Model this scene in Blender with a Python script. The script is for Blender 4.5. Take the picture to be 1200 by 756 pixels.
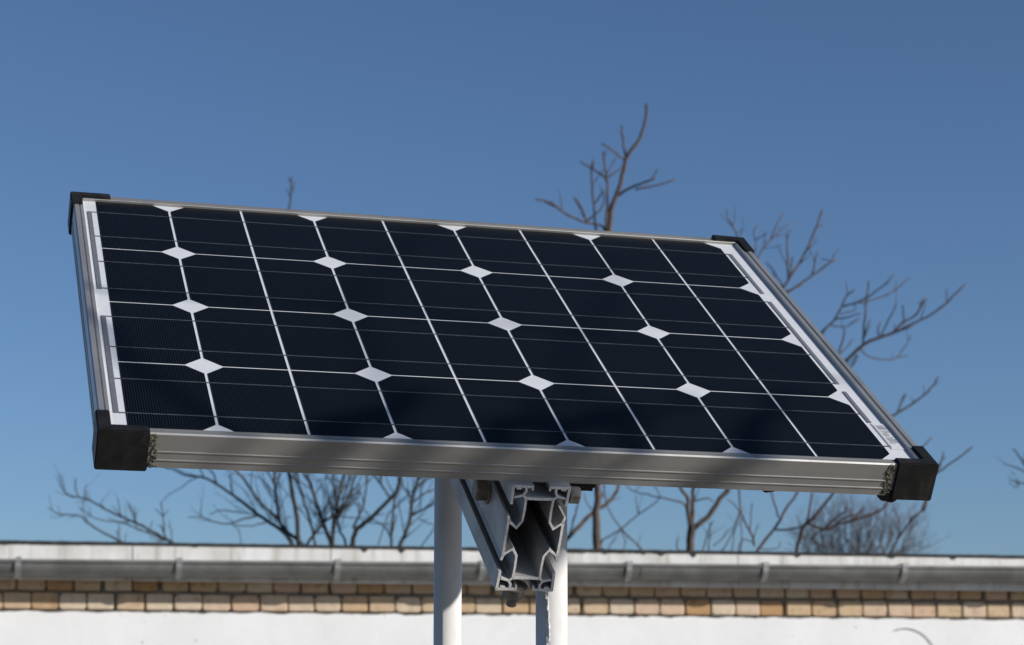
import bpy, bmesh, math, random
from mathutils import Vector, Matrix
random.seed(11)
R = math.radians
S = bpy.context.scene
for o in list(bpy.data.objects): bpy.data.objects.remove(o)

# ------------------------------------------------------------------ camera
W0, H0, FPX = 1200.0, 756.0, 2633.2          # measuring frame of the photograph
PITCH = R(9.8); EYE = 1.6
cam_d = bpy.data.cameras.new('camera'); cam = bpy.data.objects.new('camera', cam_d)
S.collection.objects.link(cam); S.camera = cam
cam.location = (0, 0, EYE); cam.rotation_euler = (R(90) + PITCH, 0, 0)
cam_d.sensor_width = 36.0; cam_d.lens = 36.0 * FPX / W0
cam_d.clip_start = 0.05; cam_d.clip_end = 3000
cam_d.dof.use_dof = True; cam_d.dof.focus_distance = 1.93; cam_d.dof.aperture_fstop = 20
# ------------------------------------------------------------------ light
SUN_EL, SUN_AZ = R(19.8), R(67.0)            # azimuth measured from "behind the camera" to the right
SUN = Vector((math.sin(SUN_AZ)*math.cos(SUN_EL), -math.cos(SUN_AZ)*math.cos(SUN_EL), math.sin(SUN_EL)))
wd = bpy.data.worlds.new('World'); S.world = wd; wd.use_nodes = True
nt = wd.node_tree; bgn = nt.nodes['Background']
sky = nt.nodes.new('ShaderNodeTexSky'); sky.sky_type = 'NISHITA'; sky.sun_disc = False
sky.sun_elevation = SUN_EL; sky.sun_rotation = math.pi - SUN_AZ
sky.air_density = 0.75; sky.dust_density = 0.6; sky.ozone_density = 4.5; sky.altitude = 0
nt.links.new(sky.outputs[0], bgn.inputs[0]); bgn.inputs[1].default_value = 0.097
sl = bpy.data.lights.new('sun', 'SUN'); sl.energy = 4.8; sl.angle = R(0.53); sl.color = (1.0, 0.955, 0.90)
so = bpy.data.objects.new('sun', sl); S.collection.objects.link(so)
so.rotation_euler = SUN.to_track_quat('Z', 'Y').to_euler(); so.location = SUN * 50
S.view_settings.view_transform = 'Standard'; S.view_settings.look = 'None'
S.view_settings.exposure = 0.0; S.view_settings.gamma = 1.0

# ------------------------------------------------------------------ helpers
def tag(o, label=None, cat=None, group=None, kind=None):
    if label: o['label'] = label
    if cat: o['category'] = cat
    if group: o['group'] = group
    if kind: o['kind'] = kind
    return o
def empty(name, loc=(0, 0, 0), mat=None):
    o = bpy.data.objects.new(name, None); S.collection.objects.link(o); o.empty_display_size = .1
    if mat is not None: o.matrix_world = mat
    else: o.location = loc
    return o
def link(name, me, parent=None, mat=None):
    o = bpy.data.objects.new(name, me); S.collection.objects.link(o)
    if mat and not me.materials: me.materials.append(mat)
    if parent: o.parent = parent
    return o
class MB:
    def __init__(s): s.v = []; s.f = []; s.sm = []
    def add(s, v, f, smooth=False):
        b = len(s.v); s.v += [tuple(p) for p in v]; s.f += [tuple(b+i for i in q) for q in f]; s.sm += [smooth]*len(f)
    def box(s, x0, x1, y0, y1, z0, z1):
        s.add([(x0,y0,z0),(x1,y0,z0),(x1,y1,z0),(x0,y1,z0),(x0,y0,z1),(x1,y0,z1),(x1,y1,z1),(x0,y1,z1)],
              [(0,3,2,1),(4,5,6,7),(0,1,5,4),(1,2,6,5),(2,3,7,6),(3,0,4,7)])
    def prism(s, poly, axis, a, b, cap=True):
        """poly: list of 2D points; axis 0: (a,p,q)  1: (p,a,q)  2: (p,q,a)"""
        n = len(poly)
        P = lambda p, t: (t,p[0],p[1]) if axis == 0 else ((p[0],t,p[1]) if axis == 1 else (p[0],p[1],t))
        v = [P(p,a) for p in poly] + [P(p,b) for p in poly]
        f = [(i,(i+1)%n,n+(i+1)%n,n+i) for i in range(n)]
        if cap: f += [tuple(range(n-1,-1,-1)), tuple(range(n,2*n))]
        s.add(v, f)
    def tube(s, pts, rad, n=7, cap=True):
        pts = [Vector(p) for p in pts]
        if len(pts) < 2: return
        t0 = (pts[1]-pts[0]).normalized()
        u = t0.orthogonal().normalized(); V = []; F = []
        for i, p in enumerate(pts):
            t = (pts[min(i+1,len(pts)-1)]-pts[max(i-1,0)])
            if t.length < 1e-9: t = t0
            t = t.normalized(); u = (u - t*u.dot(t))
            u = u.normalized() if u.length > 1e-6 else t.orthogonal().normalized()
            w = t.cross(u)
            for k in range(n):
                a = 2*math.pi*k/n; V.append(p + (u*math.cos(a)+w*math.sin(a))*rad[i])
        for i in range(len(pts)-1):
            for k in range(n): F.append((i*n+k, i*n+(k+1)%n, (i+1)*n+(k+1)%n, (i+1)*n+k))
        if cap: F += [tuple(range(n-1,-1,-1)), tuple(range((len(pts)-1)*n, len(pts)*n))]
        s.add(V, F, True)
    def strip(s, pts, th, a, b):
        """thin wall of thickness th following a 2D polyline (x,z), extruded along y from a to b"""
        L = [];Rr = []
        for i, p in enumerate(pts):
            p = Vector(p); d1 = (Vector(pts[i])-Vector(pts[i-1])).normalized() if i else None
            d2 = (Vector(pts[i+1])-p).normalized() if i < len(pts)-1 else None
            if d1 is None: d1 = d2
            if d2 is None: d2 = d1
            n1 = Vector((-d1.y,d1.x)); n2 = Vector((-d2.y,d2.x)); m = (n1+n2)
            m = m.normalized() if m.length > 1e-6 else n1
            k = 1/max(.45, m.dot(n1)); L.append(p+m*th/2*k); Rr.append(p-m*th/2*k)
        self_poly = [(q.x,q.y) for q in L] + [(q.x,q.y) for q in reversed(Rr)]
        n = len(pts)
        v = [(q[0],a,q[1]) for q in self_poly]+[(q[0],b,q[1]) for q in self_poly]; N = 2*n
        f = [(i,(i+1)%N,N+(i+1)%N,N+i) for i in range(N)]
        for i in range(n-1):
            f.append((i,i+1,N-2-i,N-1-i)); f.append((N+i,N+N-1-i,N+N-2-i,N+i+1))
        s.add(v, f)
    def build(s, name, mat, parent=None, bevel=0, seg=2, fixn=True):
        me = bpy.data.meshes.new(name); me.from_pydata(s.v, [], s.f)
        me.polygons.foreach_set('use_smooth', s.sm)
        bm = bmesh.new(); bm.from_mesh(me)
        if bevel: 
            bmesh.ops.remove_doubles(bm, verts=bm.verts, dist=1e-6)
            bmesh.ops.bevel(bm, geom=[e for e in bm.edges if len(e.link_faces)==2 and e.calc_face_angle(0) > .5], offset=bevel, segments=seg, affect='EDGES', clamp_overlap=True)
        if fixn: bmesh.ops.recalc_face_normals(bm, faces=bm.faces)
        bm.to_mesh(me); bm.free()
        me.materials.append(mat)
        o = bpy.data.objects.new(name, me); S.collection.objects.link(o)
        if parent: o.parent = parent
        return o
# a pixel of the photograph at world depth Y -> world point
cP, sP = math.cos(PITCH), math.sin(PITCH)
def at(px, py, Y):
    a = (px-W0/2)/FPX; b = -(py-H0/2)/FPX
    d = Vector((a, -sP*b + cP, cP*b + sP))
    return Vector((0,0,EYE)) + d*(Y/d.y)

# ------------------------------------------------------------------ materials
def newmat(name):
    m = bpy.data.materials.new(name); m.use_nodes = True
    return m, m.node_tree, m.node_tree.nodes['Principled BSDF']
def N(t, typ, **kw):
    n = t.nodes.new(typ)
    for k, v in kw.items(): setattr(n, k, v)
    return n
def noise(t, scale, detail=4, rough=.6, vec=None, kind='Object'):
    n = N(t, 'ShaderNodeTexNoise'); n.inputs['Scale'].default_value = scale; n.inputs['Detail'].default_value = detail; n.inputs['Roughness'].default_value = rough
    if vec is None:
        c = N(t, 'ShaderNodeTexCoord'); vec = c.outputs[kind]
    t.links.new(vec, n.inputs['Vector']); return n
def ramp(t, src, stops, interp='LINEAR'):
    r = N(t, 'ShaderNodeValToRGB'); r.color_ramp.interpolation = interp
    while len(r.color_ramp.elements) < len(stops): r.color_ramp.elements.new(.5)
    for e, (p, c) in zip(r.color_ramp.elements, stops):
        e.position = p; e.color = (c, c, c, 1) if not isinstance(c, tuple) else (*c, 1)
    t.links.new(src, r.inputs[0]); return r
def mixc(t, fac, a, b, mode='MIX'):
    m = N(t, 'ShaderNodeMix', data_type='RGBA', blend_type=mode)
    for i, x in ((0, fac), (6, a), (7, b)):
        if hasattr(x, 'links'): t.links.new(x, m.inputs[i])
        elif isinstance(x, tuple): m.inputs[i].default_value = (*x, 1)
        else: m.inputs[i].default_value = x
    return m.outputs[2]
def bump(t, b, src, strength, dist):
    n = N(t, 'ShaderNodeBump'); n.inputs['Strength'].default_value = strength; n.inputs['Distance'].default_value = dist
    t.links.new(src, n.inputs['Height']); t.links.new(n.outputs[0], b.inputs['Normal']); return n
def scalevec(t, sx, sy, sz, kind='Object'):
    c = N(t, 'ShaderNodeTexCoord'); m = N(t, 'ShaderNodeMapping'); m.inputs['Scale'].default_value = (sx, sy, sz)
    t.links.new(c.outputs[kind], m.inputs[0]); return m.outputs[0]

def m_simple(name, c0, c1, scale, rough=.6, metal=0, bs=.15, bd=.002, spec=.5, lo=.35, hi=.65):
    m, t, b = newmat(name); n = noise(t, scale); r = ramp(t, n.outputs[0], [(lo, c0), (hi, c1)])
    t.links.new(r.outputs[0], b.inputs['Base Color']); b.inputs['Roughness'].default_value = rough; b.inputs['Metallic'].default_value = metal
    b.inputs['Specular IOR Level'].default_value = spec
    if bs: bump(t, b, n.outputs[0], bs, bd)
    return m
def m_alu(name, c, rough, metal, streak=(6, 300, 300)):
    m, t, b = newmat(name)
    n1 = noise(t, 1, 3, .6, scalevec(t, *streak)); n2 = noise(t, 30, 5)
    r1 = ramp(t, n1.outputs[0], [(.3, tuple(.93*x for x in c)), (.7, c)])
    r2 = ramp(t, n2.outputs[0], [(.30, (.80, .78, .75)), (.55, (1., 1., 1.))])
    t.links.new(mixc(t, .8, r1.outputs[0], r2.outputs[0], 'MULTIPLY'), b.inputs['Base Color'])
    rr = ramp(t, n2.outputs[0], [(.3, rough+.15), (.7, rough-.05)]); t.links.new(rr.outputs[0], b.inputs['Roughness'])
    b.inputs['Metallic'].default_value = metal; bump(t, b, n1.outputs[0], .05, .0003)
    return m
M = {}
M['alu_frame'] = m_alu('anodised_frame', (.45, .44, .415), .45, .75)
M['alu_side'] = m_simple('anodised_frame_side', (.42, .415, .40), (.50, .49, .475), 9, .48, .7, 0)
M['alu_rail'] = m_alu('extruded_aluminium', (.40, .395, .39), .55, .35, (300, 6, 300))
M['alu_cut'] = m_simple('sawn_aluminium', (.66, .64, .61), (.88, .86, .83), 400, .5, .15)  # bare sawn metal, with sunlit brightness put into its colour
M['cap'] = m_simple('black_plastic', (.006, .006, .006), (.014, .0135, .0125), 70, .55, 0, .12, .0006, .3)
m = M['cap']; t = m.node_tree; b = t.nodes['Principled BSDF']; src = b.inputs['Base Color'].links[0].from_socket
sc = noise(t, 1, 5, .7, scalevec(t, 40, 90, 25)); rs = ramp(t, sc.outputs[0], [(.56, 0.), (.74, 1.)])
t.links.new(mixc(t, rs.outputs[0], src, (.036, .034, .030)), b.inputs['Base Color'])
M['bolt'] = m_simple('weathered_bolt', (.16, .145, .12), (.32, .28, .23), 160, .65, .3, .3, .0006)
M['moss'] = m_simple('moss_dirt', (.025, .022, .014), (.16, .14, .095), 300, .95, 0, .6, .002)
M['dark_rubber'] = m_simple('dark_rubber', (.008, .008, .008), (.02, .02, .02), 90, .7)

# solar cell: black silicon with hair-fine silver fingers under textured glass
m, t, b = newmat('silicon_cell'); M['cell'] = m
co = N(t, 'ShaderNodeTexCoord'); sp = N(t, 'ShaderNodeSeparateXYZ'); t.links.new(co.outputs['Object'], sp.inputs[0])
mm = N(t, 'ShaderNodeMath', operation='MULTIPLY'); mm.inputs[1].default_value = 1/.0021; t.links.new(sp.outputs[0], mm.inputs[0])
fr = N(t, 'ShaderNodeMath', operation='FRACT'); t.links.new(mm.outputs[0], fr.inputs[0])
r = ramp(t, fr.outputs[0], [(0.0, 1.0), (.10, 1.0), (.13, 0.0), (1.0, 0.0)])
oi = N(t, 'ShaderNodeObjectInfo')
base = mixc(t, oi.outputs['Random'], (.0004, .0012, .0026), (.0008, .0019, .0038))
t.links.new(mixc(t, r.outputs[0], base, (.043, .050, .062)), b.inputs['Base Color'])
b.inputs['Roughness'].default_value = .30; b.inputs['Specular IOR Level'].default_value = .06
gn = noise(t, 900, 2); bump(t, b, gn.outputs[0], .05, .0002)
M['backsheet'] = m_simple('white_backsheet', (.60, .61, .63), (.65, .66, .68), 60, .35, 0, .02, .0002, .3)
M['busbar'] = m_simple('tinned_ribbon', (.045, .05, .06), (.10, .11, .125), 260, .5, .2, 0)
M['bus_ribbon'] = m_simple('grey_bus_ribbon', (.17, .18, .20), (.22, .23, .25), 200, .45, .3, 0)
M['ink'] = m_simple('label_ink', (.10, .11, .13), (.16, .17, .19), 200, .5, 0, 0)
M['sticker'] = m_simple('label_paper', (.60, .61, .62), (.66, .66, .67), 90, .4, 0, 0)

# white gloss painted steel pole
m, t, b = newmat('white_pole_paint'); M['pole'] = m
n1 = noise(t, 1, 5, .6, scalevec(t, 60, 60, 14)); n2 = noise(t, 90, 4)
r1 = ramp(t, n1.outputs[0], [(.25, (.58, .56, .52)), (.42, (.70, .69, .665)), (.7, (.76, .75, .73))])
r2 = ramp(t, n2.outputs[0], [(.24, (.30, .24, .19)), (.29, (1., 1., 1.))])
t.links.new(mixc(t, 1, r1.outputs[0], r2.outputs[0], 'MULTIPLY'), b.inputs['Base Color']); b.inputs['Roughness'].default_value = .45
bump(t, b, n1.outputs[0], .25, .0008)
M['weld'] = m_simple('painted_weld', (.62, .60, .56), (.74, .73, .70), 130, .5, 0, 1.0, .004)

# white washed masonry
m, t, b = newmat('white_wall_paint'); M['wall'] = m
n1 = noise(t, 3, 5); n2 = noise(t, 26, 3, .5); n3 = noise(t, 9, 6, .7)
r1 = ramp(t, n1.outputs[0], [(.3, (.755, .755, .745)), (.55, (.81, .81, .80)), (.7, (.835, .835, .83))])
r2 = ramp(t, n2.outputs[0], [(.245, (.25, .23, .21)), (.285, (1., 1., 1.))])
t.links.new(mixc(t, 1, r1.outputs[0], r2.outputs[0], 'MULTIPLY'), b.inputs['Base Color']); b.inputs['Roughness'].default_value = .85
br = N(t, 'ShaderNodeTexBrick'); mp = N(t, 'ShaderNodeMapping'); mp.inputs['Rotation'].default_value = (R(90), 0, 0)
cc = N(t, 'ShaderNodeTexCoord'); t.links.new(cc.outputs['Object'], mp.inputs[0]); t.links.new(mp.outputs[0], br.inputs[0])
br.inputs['Scale'].default_value = 1; br.inputs['Brick Width'].default_value = .25; br.inputs['Row Height'].default_value = .0825; br.inputs['Mortar Size'].default_value = .006; br.inputs['Mortar Smooth'].default_value = 1
ad = N(t, 'ShaderNodeMath', operation='MULTIPLY_ADD'); ad.inputs[1].default_value = -.10; t.links.new(br.outputs['Fac'], ad.inputs[0]); t.links.new(n3.outputs[0], ad.inputs[2])
bump(t, b, ad.outputs[0], .45, .005)

# bricks: colour per brick from a vertex attribute, mottled
m, t, b = newmat('yellow_brick'); M['brick'] = m
at_ = N(t, 'ShaderNodeAttribute'); at_.attribute_name = 'tone'
r0 = ramp(t, at_.outputs['Fac'], [(0, (.44, .27, .13)), (.25, (.52, .36, .21)), (.5, (.56, .43, .28)), (.75, (.58, .41, .29)), (1, (.62, .51, .38))])
n1 = noise(t, 22, 6, .65); r1 = ramp(t, n1.outputs[0], [(.28, (.60, .52, .44)), (.46, (.95, .93, .90)), (.58, (1., .99, .97)), (.75, (1.12, 1.10, 1.06))])
t.links.new(mixc(t, .9, r0.outputs[0], r1.outputs[0], 'MULTIPLY'), b.inputs['Base Color']); b.inputs['Roughness'].default_value = .9
bump(t, b, n1.outputs[0], .5, .004)
M['mortar'] = m_simple('raked_mortar', (.15, .13, .10), (.30, .265, .22), 60, .95, 0, .6, .004)

# fascia: white paint with rain streaks
m, t, b = newmat('weathered_fascia_paint'); M['fascia'] = m
n1 = noise(t, 1, 4, .6, scalevec(t, 28, 28, 1.5)); n2 = noise(t, 5, 5)
r1 = ramp(t, n1.outputs[0], [(.30, (.52, .49, .44)), (.46, (.74, .73, .70)), (.7, (.80, .79, .77))])
r2 = ramp(t, n2.outputs[0], [(.32, (.78, .76, .72)), (.6, (1., 1., 1.))])
t.links.new(mixc(t, 1, r1.outputs[0], r2.outputs[0], 'MULTIPLY'), b.inputs['Base Color']); b.inputs['Roughness'].default_value = .7
bump(t, b, n1.outputs[0], .1, .002)
M['zinc'] = m_simple('weathered_zinc', (.145, .147, .138), (.235, .236, .222), 7, .62, .35, .05, .002)
M['zinc_light'] = m_simple('galvanised_bracket', (.28, .28, .28), (.38, .38, .37), 30, .55, .4, .1, .001)
M['bitumen'] = m_simple('bitumen_felt', (.018, .017, .016), (.05, .048, .045), 40, .9, 0, .5, .004)
M['ground'] = m_simple('sandy_gravel', (.12, .105, .085), (.20, .175, .145), 1.3, .95, 0, .4, .03)
def bark(name, c0, c1):
    m, t, b = newmat(name); n1 = noise(t, 14, 6, .7); n2 = noise(t, 1, 3, .5, scalevec(t, 40, 40, 5))
    r = ramp(t, n1.outputs[0], [(.3, c0), (.7, c1)]); r2 = ramp(t, n2.outputs[0], [(.3, (.7, .7, .7)), (.7, (1.1, 1.1, 1.1))])
    t.links.new(mixc(t, 1, r.outputs[0], r2.outputs[0], 'MULTIPLY'), b.inputs['Base Color']); b.inputs['Roughness'].default_value = .9
    bump(t, b, n2.outputs[0], .5, .01); return m
M['bark_dark'] = bark('grey_brown_bark', (.026, .023, .018), (.085, .073, .054))
M['twig_dark'] = bark('grey_twig_bark', (.034, .028, .028), (.07, .058, .052))
M['bark_tan'] = bark('tan_bark', (.055, .040, .033), (.16, .115, .085))
M['twig_red'] = bark('reddish_twig_bark', (.050, .030, .028), (.13, .072, .055))
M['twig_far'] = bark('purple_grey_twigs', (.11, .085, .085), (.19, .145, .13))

# ------------------------------------------------------------------ ground
mb = MB(); mb.add([(-1500,-1500,0),(1500,-1500,0),(1500,1500,0),(-1500,1500,0)], [(0,1,2,3)])
tag(mb.build('ground', M['ground']), kind='structure')

# ------------------------------------------------------------------ low white building
PHI = R(11.8)
bld = empty('garage_building', (0, 10.45, 0)); bld.rotation_euler = (0, 0, PHI)
tag(bld, 'low white building with brick cornice and grey gutter behind the solar panel', 'building')
# building frame: x along the wall, -y towards the camera, z up
def bpix(px, py, out):
    a = (px-W0/2)/FPX; bb = -(py-H0/2)/FPX
    d = Vector((a, -sP*bb + cP, cP*bb + sP)); e1 = Vector((math.cos(PHI), math.sin(PHI), 0)); e2 = Vector((math.sin(PHI), -math.cos(PHI), 0))
    B = Vector((0, 10.45, 0)); k = (out + B.dot(e2))/d.dot(e2); X = d*k
    return (X-B).dot(e1), X.z + EYE
BX0, BX1, BD = -6.5, 8.5, 5.0
# front wall: its painted face has an uneven top edge below the bricks
mb = MB(); nseg = 620; v = []
for i in range(nseg+1):
    x = BX0 + (BX1-BX0)*i/nseg
    zt = 2.0325 + .0022*math.sin(x*31.0) + random.uniform(-.0022, .0022) + (random.uniform(-.006, .004) if random.random() < .08 else 0)
    v += [(x, -.004, 0), (x, -.004, zt), (x, .12, zt), (x, .12, 0)]
f = []
for i in range(nseg):
    a0 = 4*i; b0 = 4*(i+1); f += [(a0, b0, b0+1, a0+1), (a0+1, b0+1, b0+2, a0+2), (a0+2, b0+2, b0+3, a0+3)]
mb.add(v, f); mb.build('wall', M['wall'], bld)
mb = MB(); mb.box(BX0, BX0+.2, .121, BD, 0, 2.2); mb.box(BX1-.2, BX1, .121, BD, 0, 2.2); mb.box(BX0+.2, BX1-.2, BD-.2, BD, 0, 2.2)
mb.build('side_wall', M['wall'], bld)
# mortar bed behind the bricks
mb = MB(); mb.box(BX0, BX1, .018, .12, 2.034, 2.30); mb.build('mortar_bed', M['mortar'], bld)
# brick courses
def brick_course(name, z0, z1, shift, proud, seed):
    rnd = random.Random(seed); mb = MB(); tones = []
    x = BX0 + shift
    while x < BX1-.13:
        w = .1190 + rnd.uniform(-.004, .004); gap = .0060 + rnd.uniform(-.002, .003) + (rnd.uniform(.004, .016) if rnd.random() < .22 else 0)
        w -= max(0, gap-.012)
        y = -proud + rnd.uniform(-.003, .003); zz0 = z0 + rnd.uniform(-.001, .002); zz1 = z1 + rnd.uniform(-.004, .0015)
        # lumpy hand-made header: front face ring inset and pulled back at its corners
        n = 6; ring = []
        c = rnd.uniform(.005, .012)
        P = [(x+c, zz0), (x+w-c, zz0), (x+w, zz0+c), (x+w, zz1-c*rnd.uniform(.6, 1.8)), (x+w-c*rnd.uniform(.8, 2.), zz1), (x+c*rnd.uniform(.8, 2.), zz1), (x, zz1-c*rnd.uniform(.6, 1.8)), (x, zz0+c)]
        cx_, cz_ = x+w/2, (zz0+zz1)/2
        vv = [(p[0], .1, p[1]) for p in P] + [(p[0], y+.005, p[1]) for p in P] + [(cx_+(p[0]-cx_)*.93, y+rnd.uniform(-.001, .001), cz_+(p[1]-cz_)*.90) for p in P]
        k = 8; ff = [(i, (i+1)%k, k+(i+1)%k, k+i) for i in range(k)] + [(k+i, k+(i+1)%k, 2*k+(i+1)%k, 2*k+i) for i in range(k)] + [tuple(range(2*k, 3*k))]
        mb.add(vv, ff); tones += [min(1, max(0, rnd.choice([.08, .3, .45, .6, .6, .75, .8, .9, 1., 1.]) + rnd.uniform(-.1, .1)))]*len(vv)
        x += w + gap
    o = mb.build(name, M['brick'], bld)
    a = o.data.attributes.new('tone', 'FLOAT', 'POINT'); a.data.foreach_set('value', tones); return o
brick_course('brick_course', 2.0425, 2.1145, .031, .006, 5)
brick_course('brick_course', 2.1260, 2.1990, -.03, .004, 6)
# fascia board and soffit
mb = MB()
for x0, x1 in ((BX0-.1, -3.92), (-3.916, -1.742), (-1.738, -.858), (-.854, 1.06), (1.064, 3.1), (3.104, 5.6), (5.604, BX1+.1)):
    mb.box(x0, x1, -.100, -.076, 2.168 + random.uniform(-.001, .001), 2.326)
mb.build('fascia', M['fascia'], bld)
mb = MB(); mb.box(BX0-.1, BX1+.1, -.076, .0, 2.205, 2.225); mb.build('soffit', M['fascia'], bld)
# bitumen roof with a ragged front edge
mb = MB(); v = []; f = []; ns = 900
for i in range(ns+1):
    x = BX0-.15 + (BX1-BX0+.3)*i/ns
    drip = .006*max(0, math.sin(x*2.3+1))*random.random() + (random.uniform(.004, .02) if random.random() < .035 else 0)
    top = 2.3365 + random.uniform(-.0012, .0012) + (.006 if random.random() < .006 else 0)
    v += [(x, -.106, 2.3235-drip), (x, -.108, top), (x, BD+.1, 2.40), (x, BD+.1, 2.37)]
for i in range(ns):
    a0 = 4*i; b0 = a0+4; f += [(a0, b0, b0+1, a0+1), (a0+1, b0+1, b0+2, a0+2), (a0+2, b0+2, b0+3, a0+3), (a0+3, b0+3, b0, a0)]
mb.add(v, f); mb.build('roof', M['bitumen'], bld)
# half round gutter, falling gently to the left, with its brackets
def gz(x): return 2.2575 + (x+.0)*.0062
GR, GC = .060, -.1635
mb = MB(); prof = []
for k in range(19):
    a = math.pi + math.pi*k/18; prof.append((GC + GR*math.cos(a), GR*math.sin(a)))     # front lip .. back lip
for k in range(18, -1, -1):
    a = math.pi + math.pi*k/18; prof.append((GC + (GR-.0025)*math.cos(a), (GR-.0025)*math.sin(a)))
xs = [-2.42, -.5, 2.2, 5.2, BX1]; v = []; n = len(prof)
for x in xs: v += [(x, p[0], gz(x)-.006+p[1]) for p in prof]
f = [(i*n+k, i*n+(k+1)%n, (i+1)*n+(k+1)%n, (i+1)*n+k) for i in range(len(xs)-1) for k in range(n)]
mb.add(v, f, True)
gx = [-2.42 + k*(BX1+2.42)/60 for k in range(61)]; mb.tube([(q, GC-GR-.002, gz(q)-.004) for q in gx], [.0085]*61, 10, False)
mb.add([(-2.42, GC+GR*math.cos(math.pi+math.pi*k/18), gz(-2.42)-.006+GR*math.sin(math.pi+math.pi*k/18)) for k in range(19)], [tuple(range(19))])
gut = mb.build('gutter', M['zinc'], bld)
# joint sleeves
for x in (-.21, .56):
    mb = MB(); v = []
    pr = [(GC + (GR+.0022)*math.cos(math.pi+math.pi*k/18), (GR+.0022)*math.sin(math.pi+math.pi*k/18)) for k in range(19)]
    for xx in (x, x+.012 if x < 0 else x+.07): v += [(xx, p[0], gz(xx)-.006+p[1]) for p in pr]
    mb.add(v, [(k, k+1, 19+k+1, 19+k) for k in range(18)], True); mb.build('joint_sleeve', M['zinc'], gut)
proto = None
for px in (-180, 21, 210, 396, 566, 738, 898, 1061, 1225, 1390):
    x, _ = bpix(px, 668, .23)
    if proto is None:
        mb = MB(); pts = [(0, GC + (GR+.006)*math.cos(math.pi+math.pi*k/18), -.006+(GR+.006)*math.sin(math.pi+math.pi*k/18)) for k in range(16)]
        for a0, b0 in zip(pts[:-1], pts[1:]):
            v = []
            for q in (a0, b0):
                dv = Vector((0, q[1]-GC, q[2]+.006)).normalized()
                for sx, dd in ((-.013, -.003), (.013, -.003), (.013, .002), (-.013, .002)): v.append((sx, q[1]+dv.y*dd, q[2]+dv.z*dd))
            mb.add(v, [(0,1,5,4), (1,2,6,5), (2,3,7,6), (3,0,4,7)])
        mb.box(-.013, .013, GC-GR-.013, GC-GR+.006, -.006, .014)        # the strap folded over the bead
        mb.box(-.012, .012, -.110, -.1005, -.05, .012)                   # leg screwed to the fascia
        mb.box(-.012, .012, GC-GR, -.104, .008, .0115)
        proto = mb.build('gutter_bracket', M['zinc_light'], gut); o = proto
    else:
        o = proto.copy(); S.collection.objects.link(o)
    o.location = (x, 0, gz(x))
# downpipe elbow at the low end
mb = MB(); x = -2.375
pp = [(x, GC, gz(x)-.045), (x, GC+.004, gz(x)-.085), (x-.02, GC+.03, gz(x)-.115), (x-.05, GC+.075, gz(x)-.15), (x-.07, GC+.105, gz(x)-.19), (x-.073, GC+.112, gz(x)-.26), (x-.073, GC+.112, .05)]
mb.tube(pp, [.041]*7, 20); mb.build('downpipe', M['zinc_light'], bld)

# wire loop on the white wall
mb = MB(); pts = []
for px, py in ((1048, 739), (1056, 737), (1063, 736.6), (1071, 738), (1079, 741.5), (1085, 746), (1090, 751.5), (1094, 758), (1096, 767), (1094, 778), (1086, 788), (1074, 794)):
    x, z = bpix(px, py, .012); pts.append((x, -.0085, z))
wroot = mb; wp = [Vector(p) for p in pts]
mat = Matrix.Translation((0, 10.45, 0)) @ Matrix.Rotation(PHI, 4, 'Z')
mb.tube([mat @ p for p in wp], [.0017]*len(wp), 8)
tag(mb.build('wire_loop', M['dark_rubber']), 'thin dark wire curving over the white wall at its right end', 'wire')

# ------------------------------------------------------------------ solar panel (panel frame: x right, y up the slope, z off the glass)
PR = Matrix(((.96522605, -.21478026, .1490239), (-.05482352, .39107367, .91872508), (-.25560333, -.89494739, .36569948)))
C2W = Matrix(((1, 0, 0), (0, -sP, -cP), (0, cP, -sP)))
PW = C2W @ PR; pt = C2W @ Vector((-.40145933, .11759884, -2.15881597)) + Vector((0, 0, EYE))
PM = Matrix.Translation(pt) @ PW.to_4x4()
pan = empty('solar_panel', mat=PM)
tag(pan, 'tilted blue-black solar panel in an aluminium frame with black corner caps', 'solar panel')
A = .0705482; B = .127
FX0, FX1, FY0, FY1, FH = -.0205, .6645, -.5180, .0055, .029
# frame rails: a stepped extrusion, p = distance outwards from the outer face (negative is inwards), z
prof = [(0, -.0262), (0, -.0206), (.0006, -.0203), (.0006, -.0195), (0, -.0192), (0, -.0136), (.0006, -.0133), (.0006, -.0125), (0, -.0122), (0, .0016), (-.0010, .0028),
        (-.0050, .0028), (-.0053, .0016), (-.0062, .0016), (-.0065, .0026), (-.0088, .0025), (-.0092, .0020), (-.0092, -.0006), (-.0022, -.0010), (-.0022, -.0242), (-.018, -.0242), (-.018, -.0262)]
def rail(side):
    mb = MB()
    if side in 'fb':
        poly = [((FY0-p) if side == 'f' else (FY1+p), z) for p, z in prof]; mb.prism(poly, 0, FX0+.001, FX1-.001)
    else:
        poly = [((FX0-p) if side == 'l' else (FX1+p-(.0026 if -.0093 < p < -.0060 else 0)), z) for p, z in prof]; mb.prism(poly, 1, FY0+.012, FY1-.012)
    return mb.build('frame_rail', M['alu_frame' if side in 'fb' else 'alu_side'], pan)
for s in 'fblr': rail(s)
mb = MB(); mb.box(FX0+.004, FX1-.004, FY0+.004, FY1-.004, -.0009, -.0004); mb.build('backsheet', M['backsheet'], pan)
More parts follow.
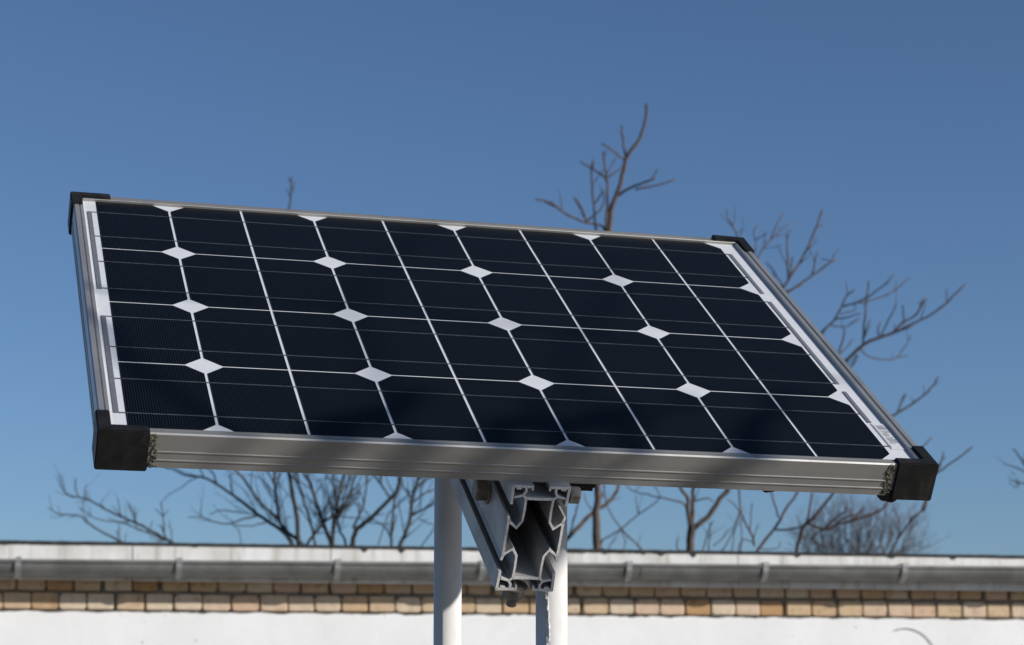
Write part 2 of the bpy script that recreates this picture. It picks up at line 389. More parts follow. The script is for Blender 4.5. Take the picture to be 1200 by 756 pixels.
# half cells; the chamfered side alternates, three meshes per side because the top row is cut short
def cell_mesh(name, w, y0, y1, right, top=True):
    g = .0013; x0, x1 = g, w-g; c = .0143; cb = c
    if right: poly = [(x0, y0), (x1-c, y0), (x1-.0004, y0+cb-.0008), (x1, y0+cb), (x1, y1-cb), (x1-c, y1), (x0, y1)]
    else: poly = [(x0+c, y0), (x1, y0), (x1, y1), (x0+c, y1), (x0, y1-cb), (x0, y0+cb)]
    me_ = MB(); me_.prism(poly, 2, -.00035, 0.0)
    me = bpy.data.meshes.new(name); me.from_pydata(me_.v, [], me_.f); me.materials.append(M['cell'])
    bm = bmesh.new(); bm.from_mesh(me); bmesh.ops.recalc_face_normals(bm, faces=bm.faces); bm.to_mesh(me); bm.free(); return me
CM = {}
for r in range(4):
    top = -.0035 if r == 0 else -B*r - .0011; bot = -B*(r+1) + .0011
    if r == 3: bot = -.5065
    for right in (True, False):
        key = (round(top+B*r, 5), round(bot+B*r, 5), right)
        if key not in CM: CM[key] = cell_mesh('solar_cell', A, bot+B*r, top+B*r, right)
        for c in range(9):
            if (c % 2 == 0) == right:
                o = link('solar_cell', CM[key], pan); o.location = (A*c, -B*r, 0)
for r in range(4):
    for yy in (-.0335, -.0972):
        mb = MB(); y = -B*r + yy
        x = -.0015
        mb.box(-.0078 if r != 9 else 0, .6405, y-.0006, y+.0006, .00005, .00022)
        mb.build('busbar', M['busbar'], pan)
def ribbon(x0, x1, y0, y1):
    mb = MB(); mb.box(x0, x1, y0, y1, -.0002, .00028); return mb.build('bus_ribbon', M['bus_ribbon'], pan)
ribbon(-.0080, -.0040, -.2265, -.0328); ribbon(-.0080, -.0040, -.4790, -.2868)
ribbon(.6372, .6408, -.1390, -.0328); ribbon(.6372, .6408, -.3520, -.1602); ribbon(.6372, .6408, -.4320, -.3682)
# white rating label with printed bars on the right margin
mb = MB(); mb.box(.6392, .6525, -.4835, -.4335, -.0002, .0002); lab = mb.build('rating_label', M['sticker'], pan)
mb = MB(); y = -.4370
rr = random.Random(4)
for k in range(17):
    h = rr.choice([.0006, .0010, .0016]); w = rr.choice([.005, .0065, .0080, .0088]); mb.box(.6420 + rr.choice([0, 0, .001]), .6420+w, y-h, y, .0002, .0003); y -= h + rr.uniform(.0008, .0018)
mb.box(.6398, .6403, -.481, -.4365, .0002, .0003)
mb.build('printed_bars', M['ink'], lab)
# black plastic corner caps: one L shaped shell per corner
def cap(sx, sy, ax, ay, tilt=0):
    X = FX0-.0022 if sx < 0 else FX1+.0022; Y = FY0-.0022 if sy < 0 else FY1+.0022
    ix, iy = -sx, -sy; wd_ = .0108
    poly = [(0, 0), (ax*ix, 0), (ax*ix, wd_*iy), (wd_*ix, wd_*iy), (wd_*ix, ay*iy), (0, ay*iy)]
    if ix*iy < 0: poly.reverse()
    mb = MB(); mb.prism(poly, 2, -.0292, .0049)
    o = mb.build('corner_cap', M['cap'], pan, bevel=.0009, seg=2)
    o.location = (X, Y, 0)
    return o
cap(-1, -1, .0395, .036); c2 = cap(1, -1, .0365, .036); cap(-1, 1, .038, .030); c4 = cap(1, 1, .036, .036)
c4.rotation_euler = (R(1.2), R(1.5), 0)
# rubber ears of the right front cap and the seal lumps hanging under the frame
def lump(name, x, y, z, sx, sy, sz, mat, parent):
    me = bpy.data.meshes.new(name); bm = bmesh.new(); bmesh.ops.create_uvsphere(bm, u_segments=18, v_segments=12, radius=1)
    for vv in bm.verts:
        k = 1 + .12*math.sin(vv.co.x*5+x*90)*math.cos(vv.co.y*4+2); vv.co = Vector((vv.co.x*sx*k, vv.co.y*sy, vv.co.z*sz*k))
    for ff in bm.faces: ff.smooth = True
    bm.to_mesh(me); bm.free(); me.materials.append(mat); o = link(name, me, parent); o.location = (x, y, z); return o
lump('rubber_plug', .5250, -.511, -.0248, .0090, .004, .0062, M['dark_rubber'], pan)
lump('rubber_plug', .4280, -.511, -.0256, .0070, .004, .0030, M['dark_rubber'], pan)
lump('rubber_plug', .6310, -.513, -.0258, .0115, .006, .0085, M['cap'], pan)
mb = MB(); mb.box(.352, .385, -.505, -.44, -.042, -.0268); mb.build('junction_box', M['dark_rubber'], pan, bevel=.006, seg=3)
# moss and dirt grown in the joints beside the front caps
def moss(x, seed, n=34):
    rnd = random.Random(seed); bm = bmesh.new()
    for k in range(n):
        s = rnd.uniform(.0005, .0016); q = bmesh.ops.create_icosphere(bm, subdivisions=1, radius=s)
        z = rnd.uniform(-.0255, .0022); off = Vector((x + rnd.gauss(0, .0018) + (.002*rnd.random()**3), FY0 - .0001 - rnd.random()*.0006, z))
        for vv in q['verts']:
            vv.co = vv.co*rnd.uniform(.7, 1.3); vv.co.y *= .5; vv.co += off
    me = bpy.data.meshes.new('moss'); bm.to_mesh(me); bm.free(); me.materials.append(M['moss'])
    return link('moss', me, pan)
moss(.0195, 1, 60); moss(.6250, 2, 80)

# ------------------------------------------------------------------ mounting rail under the panel
railo = empty('mounting_rail', mat=PM @ Matrix.Translation((.328, -.5245, -.0738)))
tag(railo, 'slotted grey aluminium mounting rail with open sawn end under the panel', 'mounting rail')
half = [([(-.0240, .0465), (-.0065, .0462)], .0024), ([(-.0232, .0470), (-.0226, .0305)], .0024), ([(-.0125, .0455), (-.0122, .0420), (-.0143, .0385), (-.0210, .0367)], .0020),
        ([(-.0070, .0462), (-.0072, .0432)], .0016), ([(-.0205, .0445), (-.0165, .0445)], .0016),
        ([(-.0143, .0385), (-.0113, .0360), (-.0110, .0250), (-.0114, .0155), (-.0153, .0095), (-.0209, .0138), (-.0232, .0165)], .0020),
        ([(-.0236, .0200), (-.0226, .0165), (-.0228, .0)], .0022), ([(-.0113, .0360), (0, .0357)], .0024)]
mb = MB(); L = .50
for pts, th in half:
    for sx in (1, -1):
        for sz in (1, -1):
            q = [(p[0]*sx, p[1]*sz) for p in pts]
            if abs(q[-1][0]) < 1e-6: q[-1] = (-.0 , q[-1][1])
            mb.strip(q, th, 0, L)
mb.build('rail_profile', M['alu_rail'], railo, fixn=True)
# sawn end, its colour whitened to stand in for sunlight: the same section a fraction of a millimetre proud of the cut
mb = MB()
for pts, th in half:
    for sx in (1, -1):
        for sz in (1, -1): mb.strip([(p[0]*sx, p[1]*sz) for p in pts], th*.9, -.0004, .0)
mb.build('cut_end', M['alu_cut'], railo)
def hexnut(name, ctr, axis, r, h, washer=True, stud=0):
    mb = MB(); ax = Vector(axis); u = ax.orthogonal().normalized(); w = ax.cross(u); c = Vector(ctr)
    def ring(rad, d, n, ph=0): return [c + ax*d + (u*math.cos(2*math.pi*k/n+ph)+w*math.sin(2*math.pi*k/n+ph))*rad for k in range(n)]
    def drum(rad, d0, d1, n, ch=0):
        v = ring(rad, d0, n) + ring(rad, d1-ch, n) + ring(rad-ch, d1, n)
        mb.add(v, [(k, (k+1)%n, n+(k+1)%n, n+k) for k in range(n)] + [(n+k, n+(k+1)%n, 2*n+(k+1)%n, 2*n+k) for k in range(n)] + [tuple(range(2*n, 3*n)), tuple(range(n-1, -1, -1))])
    if washer: drum(r*1.25, 0, .0014, 24, .0002)
    drum(r, .0012, .0012+h, 6, r*.12)
    if stud: drum(r*.5, .0012+h, .0012+h+stud, 14, .0004)
    return mb.build(name, M['bolt'], railo)
hexnut('bolt', (-.0242, .069, .0080), (-1, 0, 0), .0098, .0100)
hexnut('bolt', (-.0060, .009, -.0475), (0, 0, -1), .0088, .0105, True, .0070)
hexnut('bolt', (.0242, .007, .0375), (1, 0, 0), .0078, .0085, False)
mb = MB(); mb.box(.0245, .0600, .095, .120, -.012, .012); mb.build('cross_stub', M['alu_rail'], railo, bevel=.002)

# ------------------------------------------------------------------ white poles
def pole(cx_, wpx, Y, ztop, label):
    p = at(cx_, 700, Y); r = wpx/2*Y/FPX
    mb = MB(); mb.tube([(0, 0, -.02), (0, 0, .4), (0, 0, ztop)], [r]*3, 40)
    o = mb.build('support_pole', M['pole']); o.location = (p.x, p.y, 0)
    tag(o, label, 'pole', 'white poles carrying the solar panel'); return o, r
def ztop_at(cx_, Y, v):
    # height where a vertical line at this spot meets the plane z = v of the panel frame
    p = at(cx_, 700, Y); n = PW.col[2]; o = pt + n*v
    return o.z - ((p.x-o.x)*n.x + (p.y-o.y)*n.y)/n.z
p1, r1_ = pole(524.6, 32.6, 2.15, ztop_at(524.6, 2.15, -.1235), 'white pole left of the mounting rail, shaded at its top')
p2, r2_ = pole(646.4, 37.2, 1.88, ztop_at(646.4, 1.88, -.0450), 'white pole behind the rail end, with a rough weld seam')
mb = MB(); rnd = random.Random(8); na, nz = 9, 330; v = []
lum = [[rnd.random() for _ in range(na)] for _ in range(nz)]
for k in range(nz):
    for a_ in range(na):
        ang = R(-116 + 22*a_/(na-1) + 1.2*math.sin(k*.13)); edge = math.sin(math.pi*a_/(na-1))
        hgt = -.0004 + edge*(.0004 + .0016*lum[k][a_]*(.5+.5*math.sin(k*.31+a_)) + (.0011 if a_ in (2, 5) else 0)*rnd.uniform(.3, 1))
        v.append((math.cos(ang)*(r2_+hgt), math.sin(ang)*(r2_+hgt), 1.05 + k*.002))
mb.add(v, [(k*na+a_, k*na+a_+1, (k+1)*na+a_+1, (k+1)*na+a_) for k in range(nz-1) for a_ in range(na-1)], True)
mb.build('weld_seam', M['weld'], p2)

# ------------------------------------------------------------------ bare trees
def wob(pts3, amp, rnd, sub=3):
    out = []
    for i in range(len(pts3)-1):
        a, b_ = pts3[i], pts3[i+1]
        p0 = pts3[i-1] if i else a*2-b_; p3 = pts3[i+2] if i < len(pts3)-2 else b_*2-a
        for k in range(sub):
            u = k/sub; q = .5*((2*a) + (b_-p0)*u + (2*p0-5*a+4*b_-p3)*u*u + (3*a-p0-3*b_+p3)*u**3)
            if k: q = q + Vector((rnd.gauss(0, amp), rnd.gauss(0, amp), rnd.gauss(0, amp)))
            out.append(q)
    out.append(pts3[-1]); return out
class Tree:
    def __init__(s, name, label, Y, base_px, seed, barkm, twigm, cat='tree', group=None):
        s.rnd = random.Random(seed); s.Y = Y; s.nodes = []; s.br = MB(); s.tw = MB(); s.tr = MB(); s.barkm = barkm; s.twigm = twigm
        b = at(base_px, 700, Y); s.base = Vector((b.x, Y, 0)); s.root = empty(name, s.base)
        tag(s.root, label, cat, group); s.paths = []
    def depth(s, px, py, tol=9):
        best = None
        for (x, y, d) in s.nodes:
            q = math.hypot(x-px, y-py)
            if q < tol and (best is None or q < best[0]): best = (q, d)
        return best[1] if best else None
    def limb(s, pts, w0, w1, twigs=0, tl=(.12, .4), spread=.35, Y=None):
        d = s.depth(*pts[0]); d = (Y or s.Y) if d is None else d
        sl = s.rnd.uniform(-spread, spread); P = []; acc = 0
        for i, (x, y) in enumerate(pts):
            if i: acc += math.hypot(x-pts[i-1][0], y-pts[i-1][1])*s.Y/FPX
            dd = d + sl*acc; P.append(at(x, y, dd)); s.nodes.append((x, y, dd))
        # intermediate nodes so later limbs can find their parent
        for i in range(len(pts)-1):
            for k in (.25, .5, .75): s.nodes.append((pts[i][0]*(1-k)+pts[i+1][0]*k, pts[i][1]*(1-k)+pts[i+1][1]*k, (P[i].y*(1-k)+P[i+1].y*k)))
        Q = wob(P, .0018*s.Y/14, s.rnd, 4); n = len(Q)
        rad = [max(.0016, 1.18*(w0+(w1-w0)*(i/(n-1)))/2*s.Y/FPX*s.rnd.uniform(.93, 1.07)) for i in range(n)]
        s.br.tube([q-s.base for q in Q], rad, 8 if w0 > 4 else 6)
        s.paths.append((Q, rad)); 
        if twigs: s.twigs(Q, rad, twigs, tl)
        return Q
    def trunk(s, px, py, w, bend=0.0, Y=None):
        """from the ground at the tree's base up to a traced pixel just above the roof line"""
        d = s.depth(px, py) or Y or s.Y; top = at(px, py, d); m1 = s.base.lerp(top, .35) + Vector((bend, 0, 0)); m2 = s.base.lerp(top, .7) + Vector((bend*.8, 0, .05))
        Q = wob([s.base - Vector((0, 0, .05)), m1, m2, top], .004, s.rnd, 5); n = len(Q)
        r0 = w/2*s.Y/FPX; s.tr.tube([q-s.base for q in Q], [r0*(1.9-.9*i/(n-1)) for i in range(n)], 10)
    def twigs(s, Q, rad, dens, tl, level=0, up=.35):
        L = sum((Q[i+1]-Q[i]).length for i in range(len(Q)-1)); k = int(1.6*dens*L + s.rnd.random())
        for _ in range(k):
            i = s.rnd.randrange(max(1, len(Q)//6), len(Q)-1); a = Q[i]; t = (Q[min(i+1, len(Q)-1)]-Q[i-1]).normalized()
            o = Vector((s.rnd.gauss(0, 1), s.rnd.gauss(0, .6), s.rnd.gauss(0, 1))).normalized(); o = (o - t*o.dot(t)).normalized()
            d = (t*.75 + o*s.rnd.uniform(.5, 1.0) + Vector((0, 0, up))).normalized(); l = s.rnd.uniform(*tl)*(.75 if level else 1)
            pts = [a]; m = 5
            for j in range(m):
                d = (d + Vector((s.rnd.gauss(0, .16), s.rnd.gauss(0, .16), s.rnd.gauss(0, .16)+.07))).normalized(); pts.append(pts[-1]+d*l/m)
            r0 = min(rad[i]*.6, .0038*s.Y/14*(.75 if level else 1)); rr = [r0*(1-.55*j/m) for j in range(m+1)]
            s.tw.tube([q-s.base for q in pts], rr, 5)
            if level < 2 and l > .10: s.twigs(pts, rr, 4.5, (tl[0]*.5, tl[1]*.45), level+1)
    def done(s):
        if s.tr.v: s.tr.build('trunk', s.barkm, s.root, fixn=False)
        nb = len(s.br.f); s.br.add(s.tw.v, s.tw.f, True)
        o = s.br.build('crown', s.barkm, s.root, fixn=False); o.data.materials.append(s.twigm)
        o.data.polygons.foreach_set('material_index', [0]*nb + [1]*(len(s.br.f)-nb))

def up_(x, y, dx, y2, rnd, n=4):
    """continue a stem above the pixel where the panel hides it"""
    return [(x + dx*k/n + rnd.uniform(-4, 4), y + (y2-y)*k/n) for k in range(1, n+1)]
# --- multi-stemmed tree behind the left half of the panel
T = Tree('bare_tree', 'many-stemmed dark bare tree behind the roof, left of the poles', 15.0, 410, 3, M['bark_dark'], M['twig_dark']); rd = T.rnd
stems = [([(353,640),(349.5,635),(348.6,613),(344,586),(339.4,558),(337.6,550),(336,500),(341,430),(338,350),(341,290),(339,250),(340.5,232),(342,207)], 5.2, 1.3, 0),
 ([(356,640),(353,637),(333,619),(327.5,608),(323,577),(321,550)]+up_(321,550,-14,420,rd), 4.2, 1.5, 6),
 ([(343,640),(339,631.6),(329,620.5),(302,603),(280,585.5),(255,568),(239,560),(217,557),(201,549),(182,545)], 4.6, 1.2, 3),
 ([(391,641),(388,637),(379,613),(373,595),(364,567.5),(355,551)]+up_(355,551,-30,380,rd), 4.9, 1.5, 6),
 ([(369.5,641),(368.7,635),(363,608),(355,584),(347.7,551)]+up_(347,551,-16,400,rd), 3.0, 1.2, 6),
 ([(357,641),(360.5,637),(379,613),(393.5,602),(404.5,591),(417,555)]+up_(417,555,14,390,rd), 3.0, 1.3, 6),
 ([(390.5,642),(390,639),(391,613),(395,593),(401,564),(402.7,553)]+up_(402,553,6,330,rd), 4.4, 1.4, 6),
 ([(411,642),(413.7,637),(417,622),(432,609.7),(456,586),(465,575),(469.6,556.5),(475,500),(470,420),(472,340),(466,300),(466.5,262)], 5.6, 1.2, 0),
 ([(404,642),(404.5,633.5),(398,621),(396,606),(399,595),(410,560)]+up_(410,560,20,450,rd), 2.6, 1.2, 5),
 ([(458.2,643),(458.6,639),(459.5,613),(463,582),(468.7,558)]+up_(468,558,16,420,rd), 3.3, 1.3, 5),
 ([(466,643),(468.7,639),(479.7,613),(483,586),(490.7,556.5)]+up_(490,556,22,400,rd), 4.6, 1.5, 6)]
for p, w0, w1, tw in stems: T.limb(p, w0, w1, tw*1.7, (.12, .42))
for p, w0, w1, tw in [([(327.5,610),(326,608),(305.5,589),(286.5,562),(274,547)]+up_(274,547,-20,440,rd), 3.2, 1.3, 3),
 ([(255,568),(250,555),(243.6,547.5),(240,530)], 1.9, 1.2, 2), ([(239,560),(234,547.5),(230,530)], 1.7, 1.0, 1), ([(304,603),(277,600),(258,598),(245,603)], 1.4, .9, 3),
 ([(302,604.6),(285,608),(264,614),(245,609),(236,606),(220,606)], 1.9, .9, 4), ([(236,606),(235,600),(236.5,593)], 1.4, 1.0, 5), ([(312,612),(293,616.5),(270.6,615)], 1.6, .9, 2),
 ([(274,616),(280,622),(283,637)], 1.1, .8, 0), ([(394.4,600.5),(391.7,577),(390.8,553),(388,500)], 2.0, 1.2, 4), ([(413.7,619),(421,604),(426.5,589.5),(431,554.7),(436,480)], 2.8, 1.2, 5),
 ([(456,582),(447,568),(439,554.7),(425,500)], 2.6, 1.3, 4), ([(483,604),(496,597),(509,589.5),(525,580),(540,560)], 2.4, 1.2, 4), ([(485,588),(498,578),(510,573),(530,560)], 2.1, 1.1, 4),
 ([(485,588),(475,573),(466,563)], 1.8, 1.2, 2), ([(443,639),(449,620),(457.7,597)], 1.3, .9, 1), ([(492,643),(508,620),(522,600),(545,585)], 1.3, .8, 3), ([(455,614),(436,613),(421,608)], 1.1, .7, 1),
 ([(491,608),(505,614),(520,617)], 1.2, .7, 2), ([(379,613),(368,600),(352,592)], 1.2, .7, 2), ([(321,577),(308,563),(292,556)], 1.4, .8, 2), ([(401,566),(385,560),(370,565)], 1.2, .7, 2)]:
    T.limb(p, w0, w1, tw, (.10, .30))
for px, py, w in [(356,640,6), (391,641,5), (411,642,7), (466,643,6), (369.5,641,3.4), (404,642,3)]: T.trunk(px, py, w, 0)
for p in [[(340.6,231),(337.5,226),(336.5,221)], [(341.3,222),(344.5,217),(345.5,212)], [(341,226),(344,222),(345,220)], [(341.6,214),(339,211),(338.3,208)]]: T.limb(p, 1.3, .9)
T.done()
# --- low spreading tree at far left
T = Tree('bare_tree', 'low thin bare branches above the left end of the roof', 17.5, 330, 5, M['twig_dark'], M['twig_dark'])
T.limb([(290,690),(235,655),(201.7,636),(190,630),(173,620),(146.7,607.5),(123,596.7),(101.7,585),(80,580),(70,568)], 3.8, 1.1, 7, (.08, .22))
for p, w0, w1, tw in [([(91.7,581.7),(88,573),(88.5,563)], 1.4, .9, 7), ([(155,642),(141.7,635),(116.7,621.7),(103,613),(91.7,604),(71.7,603),(56.7,595)], 2.5, 1.0, 5),
 ([(190,631.7),(166.7,621.7),(143,613),(111.7,607.5),(95,595)], 1.7, .9, 7), ([(194,633),(193,630),(191,605),(189,588)], 1.5, 1.1, 4), ([(191,605),(186,600),(181.7,596.7)], 1.2, .9, 2), ([(191,604),(195,601),(198,597)], 1.1, .8, 2),
 ([(141,606.7),(140,595),(138,584)], 1.2, .9, 4), ([(158,612),(158.5,603),(159,594)], 1.1, .8, 4), ([(176,621),(177,615),(179,610)], 1.0, .8, 3), ([(123,597),(118,590),(121,585)], 1.2, .8, 8), ([(101.7,586),(99,578),(101,568)], 1.0, .8, 6), ([(136,633),(138,627),(136,621)], .9, .7, 3), ([(147,636),(147,629),(149,624)], .9, .7, 2)]:
    T.limb(p, w0, w1, tw, (.06, .18))
T.trunk(290, 690, 4.5, .1); T.done()
# --- straight trunk right of the poles, its crown above the panel's top edge
T = Tree('bare_tree', 'bare tree with straight trunk whose crown rises above the panel top', 14.0, 702, 7, M['bark_tan'], M['twig_red'])
T.limb([(700,660),(699.4,644),(698.5,605),(701,583),(700,565.6),(704,500),(709,420),(713,340),(714,268),(717,243),(725.6,220.6),(732,193),(735.7,183),(750.7,160),(757,137.7),(757.8,121)], 8.2, 2.3, 0)
for p, w0, w1, tw in [([(734,186),(730.6,165),(728,147.7)], 2.4, 1.8, 1.6), ([(733,188),(719,177),(705.5,168)], 2.0, 1.5, 1.6), ([(724,229),(737,221),(750.7,215.6),(768,209)], 2.6, 1.8, 1.6), ([(744.5,222),(770.8,217),(792,210)], 2.0, 1.4, 1.6), ([(764,210),(768,203),(771,198)], 1.4, 1.1, 0),
 ([(712,330),(710.5,268),(711.8,225.6),(710.5,205.5),(706.8,178)], 3.0, 1.9, 1.6), ([(710.5,208),(695,198),(680,189)], 2.1, 1.5, 1.6), ([(712,208),(721,202),(729,195.5)], 1.9, 1.4, 1.6), ([(711,203),(717,193),(723,184)], 1.2, .9, 0),
 ([(706,380),(700,310),(698,266),(695.5,235.7),(693,200.5),(695.5,188)], 2.7, 1.7, 1.6), ([(711,300),(708,267),(688,261),(668,253),(645,238),(627.6,233)], 3.0, 1.7, 1.6), ([(661,249),(651,241),(645,236)], 1.8, 1.4, 1.6), ([(688,261),(680,240.7),(675,233)], 2.3, 1.6, 1.6), ([(682,246),(676,238),(672,231)], 1.4, 1.2, 0),
 ([(689,258),(705.5,243),(708,225.6)], 2.0, 1.4, 1.6), ([(696,240),(703,230),(707,222)], 1.5, 1.2, 1.6), ([(711,250),(719,232),(723,222)], 1.5, 1.2, 0),
 ([(640,660),(652,645),(667,629),(678,618),(697,599.5),(713,588.5),(722,577.5),(725,566.5),(728,520),(745,470)], 5.2, 2.6, 1.6), ([(667,629),(671,612),(677,592),(682,570)], 1.8, 1.2, 3), ([(697,600),(688,590),(684,578)], 1.4, 1.0, 3), ([(700,592),(706,580),(709,568)], 1.6, 1.1, 2),
 ([(706,633),(704,640),(706,644)], 1.4, 1.1, 1.6)]:
    T.limb(p, w0, w1, tw, (.04, .15))
T.trunk(700, 660, 8.6); T.trunk(640, 660, 5.5); T.done()
# --- thin crossing saplings between the two trunks
T = Tree('bare_sapling', 'thin crossing bare sapling stems between the two tree trunks', 15.5, 770, 9, M['twig_red'], M['twig_red'], 'sapling')
for p, w0, w1, tw in [([(758,655),(748,640),(728,620),(713,596),(709,580),(705,560)], 1.7, 1.0, 3), ([(700,638),(706,632.5),(728,620),(748,603),(772,585),(768,570),(760,545)], 1.5, .9, 3), ([(748,603),(746,590),(745,581)], 1.0, .7, 0), ([(728,620),(740,632),(752,643)], 1.3, 1.0, 3), ([(728,620),(732,634),(731,645)], 1.0, .8, 2), ([(796,650),(793,640),(794,632)], 1.6, 1.1, 6), ([(712,645),(720,632),(728,620)], 1.0, .8, 2)]:
    T.limb(p, w0, w1, tw, (.06, .18))
T.trunk(758, 655, 2.2); T.done()
# --- forked tan trunk, crown to the right of the panel
T = Tree('bare_tree', 'bare tree with forked sunlit tan trunk and stubby twigs right of the panel', 14.5, 808, 13, M['bark_tan'], M['twig_red']); rd = T.rnd
T.limb([(808,660),(808.5,645),(810,623),(812,616)], 8.4, 7.6)
for p, w0, w1, tw in [([(810,620),(806,598),(806,583),(796.6,570),(780,520),(770,440)], 4.8, 2.4, 2), ([(811,615),(812,586.7),(813,570),(822,500),(826,420)], 4.4, 2.4, 2),
 ([(813,619),(832,603),(843,585),(854,572),(885,520),(905,440),(912,390),(915.5,345)], 5.4, 2.8, 2.2), ([(774,583),(787,586),(799,589),(806,596)], 1.6, 2.0, 2.2), ([(733,568),(744,576),(774,583)], 1.0, 1.6, 2), ([(811,588),(829,584),(836,588.5)], 1.6, 1.1, 1),
 ([(885,520),(925,470),(948,425),(960.7,391.5)], 3.4, 2.4, 2.2), ([(925,470),(965,450),(990,425)], 3.4, 2.9, 2.2),
 ([(915.5,347),(920,345),(939,332),(956,320),(979.6,304)], 3.0, 1.6, 2.2), ([(952,322),(955,308),(958,295)], 2.0, 1.3, 2.2), ([(961,316),(972,306),(962,303)], 1.2, 1.0, 2.2), ([(915.5,346),(917,340.5),(927,323),(944.7,294),(956,268),(963.6,246)], 2.9, 1.9, 2.2),
 ([(924,327),(923,297),(922,275)], 2.3, 1.6, 2.2), ([(927,322),(927.5,310),(928.7,301)], 2.0, 1.4, 2.2), ([(916,345),(915.6,332),(906,317),(898,307)], 1.9, 1.4, 2.2), ([(917,343),(930,338),(940,334)], 1.8, 1.4, 2.2),
 ([(896,440),(878,340),(888,303),(902.5,282),(926,260.5)], 2.3, 1.3, 2.2), ([(903,281),(911,262),(918,249)], 1.6, 1.2, 2.2), ([(884,310),(886,285),(883,272),(889,262)], 1.3, 1.0, 2.2), ([(884,282),(893,277),(900,272)], 1.2, 1.0, 2.2), ([(880,420),(868,330),(863,273.6),(853,256),(851.6,246)], 2.0, 1.0, 2.2), ([(868,285),(868,275),(869,268)], 1.4, 1.0, 2.2),
 ([(960.7,391.5),(979.6,372.5),(991,349),(1001.5,339)], 2.5, 1.6, 2.2), ([(988,359.5),(1011.6,350.7),(1032,337.6),(1048,321.6)], 1.9, 1.3, 2.2), ([(1005,354),(1014.5,353.6),(1043.6,343.5),(1065.5,326)], 1.8, 1.2, 2.2), ([(978,374),(993,372),(1008,367)], 1.7, 1.1, 2.2), ([(972,381),(990,383),(1008,373)], 1.3, 1.0, 2.2), ([(985,368),(1000,364),(1003,357)], 1.2, 1.0, 2.2),
 ([(1011.6,403),(1011.6,398),(1014.5,361),(1018,329)], 2.4, 1.6, 2.2), ([(1013,392),(1017,381),(1020,374)], 1.6, 1.2, 2.2), ([(988,427),(1011.6,404.5),(1038,393),(1055,387),(1072.7,378),(1102,361),(1132,332)], 3.8, 1.7, 2.2), ([(1050,388),(1058,378),(1072.7,369.6),(1083,349)], 2.7, 1.6, 2.2), ([(1078,362),(1083,354),(1087,350)], 1.5, 1.1, 2.2),
 ([(1032,395),(1041,375),(1051,355)], 1.7, 1.2, 2.2), ([(1059,380),(1059,370),(1057.5,358)], 1.6, 1.2, 2.2), ([(1030,394),(1029,386),(1032,378)], 1.6, 1.2, 2.2), ([(1008,408),(1015,416),(1029,420.5),(1048,420.5),(1060,407),(1068,393)], 1.6, 1.0, 2.2), ([(1050,419),(1058,418),(1064,417)], 1.0, .8, 2.2),
 ([(990,426),(982.5,416),(988,398),(990,385)], 2.0, 1.5, 2.2), ([(985,414),(993,406),(1000,397)], 1.6, 1.2, 2.2), ([(992,434),(999,428),(1006,416)], 1.8, 1.3, 2.2), ([(940,470),(965,460),(985,445),(994,432)], 2., 1.8, 2.2),
 ([(905,520),(970,515),(1020,500),(1042,489),(1066,475.6),(1087,459.7),(1100.5,441)], 3.0, 1.6, 2.2), ([(1051.6,484),(1056,472),(1062,462)], 2.0, 1.4, 2.2)]:
    T.limb(p, w0, w1, tw, (.04, .16))
T.trunk(808, 660, 8.8); T.done()
# --- slender stems in front of the far shrub
T = Tree('bare_sapling', 'slender reddish bare saplings rising behind the roof below the panel corner', 13.5, 930, 17, M['twig_red'], M['twig_red'], 'sapling')
for p, w0, w1, tw in [([(880,660),(887.7,645),(908,619),(920.7,597),(934.4,576.7),(945,545)], 3.3, 2.0, 1), ([(913,607),(908,592),(904,576.7),(902,550)], 1.8, 1.2, 0), ([(908,620.7),(922.5,620.7),(941,617)], 2.0, 2.0, 0),
 ([(931,660),(933.5,647),(941,619),(950,609.7),(964.7,593),(976.6,577.6),(995,550)], 4.0, 2.2, 1), ([(946,613),(949,595),(952,576.7),(953,550)], 2.6, 1.6, 1), ([(946,613),(966.5,620.7),(979,615),(999.5,609.7),(1030.7,598.7),(1040,587.7),(1044,578)], 2.6, 2.4, 0), ([(966,620),(980,607),(992,599)], 2.2, 1.5, 3), ([(979,615),(990,607),(1003,603)], 2.4, 1.6, 3), ([(999,610),(1008,600),(1013,594)], 1.8, 1.4, 2),
 ([(950,632),(962,622),(975,620)], 1.6, 1.2, 3), ([(1035,660),(1041.7,649.6),(1064.6,614),(1081,597.5),(1084,585)], 2.0, 1.7, 2), ([(1062,618),(1068,608),(1071,603)], 1.6, 1.1, 1), ([(1095,556),(1116,541.7),(1140,523)], 2.0, 1.5, 0), ([(1082,600),(1090,575),(1095,556)], 1.8, 1.9, 0), ([(1095,556),(1102,545),(1106,529)], 1.7, 1.2, 0), ([(1098,549),(1103,541),(1108,535)], 1.2, 1.0, 0), ([(1066,575),(1075,540),(1079,526),(1092.6,512.6)], 1.7, 1.3, 0),
 ([(884,640),(880,625),(869,603),(866,574),(862,540)], 2.2, 1.4, 3), ([(869,602),(859,590),(852,585)], 1.4, .9, 1), ([(879,622),(880,605),(881,590)], 1.3, 1.0, 0), ([(840,650),(850,640),(862,616),(868,598)], 1.5, .9, 2), ([(866,650),(866,640),(872,632),(882,636)], 1.4, 1.0, 0), ([(858,650),(860,625),(866,600)], 1.2, .8, 2), ([(868,650),(869,625),(867,606)], 1.2, .9, 2), ([(829,650),(830.5,643),(832,612)], 1.8, 1.0, 3), ([(822,655),(825,640),(830,622),(836,610)], 1.5, 1.0, 3), ([(836,640),(850,627),(862,612)], 1.1, .8, 1), ([(890,643),(900,644),(912,642),(914,634)], 1.1, .8, 1)]:
    T.limb(p, w0, w1, tw, (.06, .18))
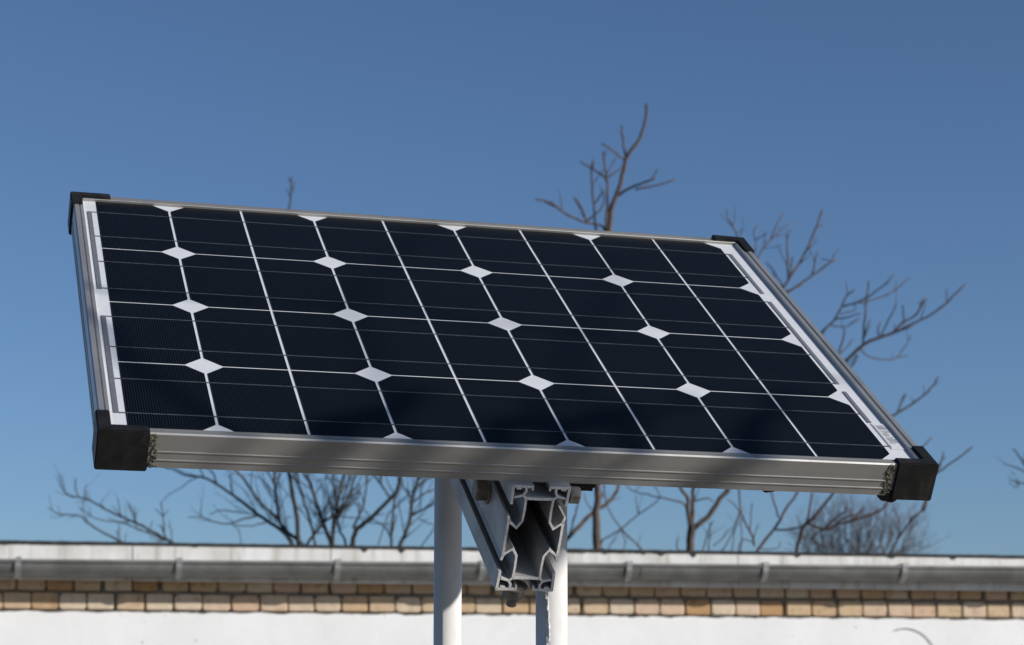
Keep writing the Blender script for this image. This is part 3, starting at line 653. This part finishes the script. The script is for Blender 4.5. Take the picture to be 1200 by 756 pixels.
T.trunk(931, 660, 4.2); T.trunk(880, 660, 3.4, .1); T.trunk(1035, 660, 2.4, .1); T.done()
# --- distant rounded shrub
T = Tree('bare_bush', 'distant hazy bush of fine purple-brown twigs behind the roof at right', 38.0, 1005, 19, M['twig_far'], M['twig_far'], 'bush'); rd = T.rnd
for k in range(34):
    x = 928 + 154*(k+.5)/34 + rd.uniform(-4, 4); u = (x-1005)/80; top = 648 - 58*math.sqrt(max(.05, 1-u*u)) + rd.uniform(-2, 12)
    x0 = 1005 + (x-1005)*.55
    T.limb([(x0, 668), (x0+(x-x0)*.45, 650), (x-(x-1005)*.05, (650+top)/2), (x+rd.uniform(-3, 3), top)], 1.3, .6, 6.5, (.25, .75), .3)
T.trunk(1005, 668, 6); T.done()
# --- twig tips reaching in at the right edge
T = Tree('bare_tree', 'faint bare twig tips reaching in at the right edge of the sky', 22.0, 1290, 23, M['twig_dark'], M['twig_dark'])
T.limb([(1290,720),(1262,640),(1240,590),(1222,570),(1207,555),(1198,540),(1190,529),(1187,526)], 4.5, 1.1, 0)
for p in [[(1207,556),(1195,550),(1184,546),(1176,543)], [(1205,566),(1195,566),(1184,562)], [(1190,563),(1194,569),(1188,571)], [(1215,562),(1204,545),(1201,535)]]: T.limb(p, 1.6, .9, 2, (.06, .2))
T.trunk(1290, 720, 5); T.done()

# ------------------------------------------------------------------ bare tree behind the camera that dapples the frame
def along(px_, py_, D):            # point at distance D up the sun ray from a spot on the panel (panel coordinates)
    return pt + PW @ Vector((px_, py_, -.01)) + SUN*D
tb = Vector((3.3, .1, 0)); root = empty('bare_tree', tb); tag(root, 'bare tree to the right of the camera shading the panel frame', 'tree')
mb = MB()
def shade(a, b_, D, r0, r1, bow=.05):
    p = along(*a, D); q = along(*b_, D); m_ = (p+q)/2 + Vector((0, 0, bow)); P = wob([p, m_, q], .006, random.Random(int(a[0]*1000)), 5); n = len(P)
    mb.tube([x-tb for x in P], [r0+(r1-r0)*i/(n-1) for i in range(n)], 8)
shade((.150, -.70), (.245, -.40), 2.0, .027, .004)
shade((.312, -.74), (.350, -.41), 2.2, .026, .003)
shade((.368, -.74), (.415, -.40), 2.1, .029, .003)
shade((.412, -.74), (.470, -.38), 2.3, .013, .003)
shade((.495, -.74), (.590, -.36), 2.1, .022, .003)
shade((.20, -.50), (.33, .02), 2.6, .0045, .002)
shade((.38, -.60), (.52, -.05), 2.6, .0050, .002)
shade((-.10, -.10), (.20, -.75), 2.4, .007, .003)
shade((-.05, -.22), (.75, -.36), 2.6, .0035, .002)
mb.build('branches', M['bark_dark'], root)
top = along(.368, -.74, 2.1); mb = MB(); mb.tube([Vector((0, 0, -.05)), (top-tb)*.5+Vector((.25, -.05, 0)), top-tb], [.07, .045, .021], 12)
for q in (along(.150, -.70, 2.0), along(.312, -.74, 2.2), along(.412, -.74, 2.3), along(.38, -.60, 2.6), along(.20, -.50, 2.6), along(.495, -.74, 2.1)): mb.tube([(top-tb)*.62+Vector((.2, -.04, 0)), (q-tb)*.85+Vector((.1, -.05, -.05)), q-tb], [.024, .022, .016], 8); mb.build('trunk', M['bark_dark'], root)
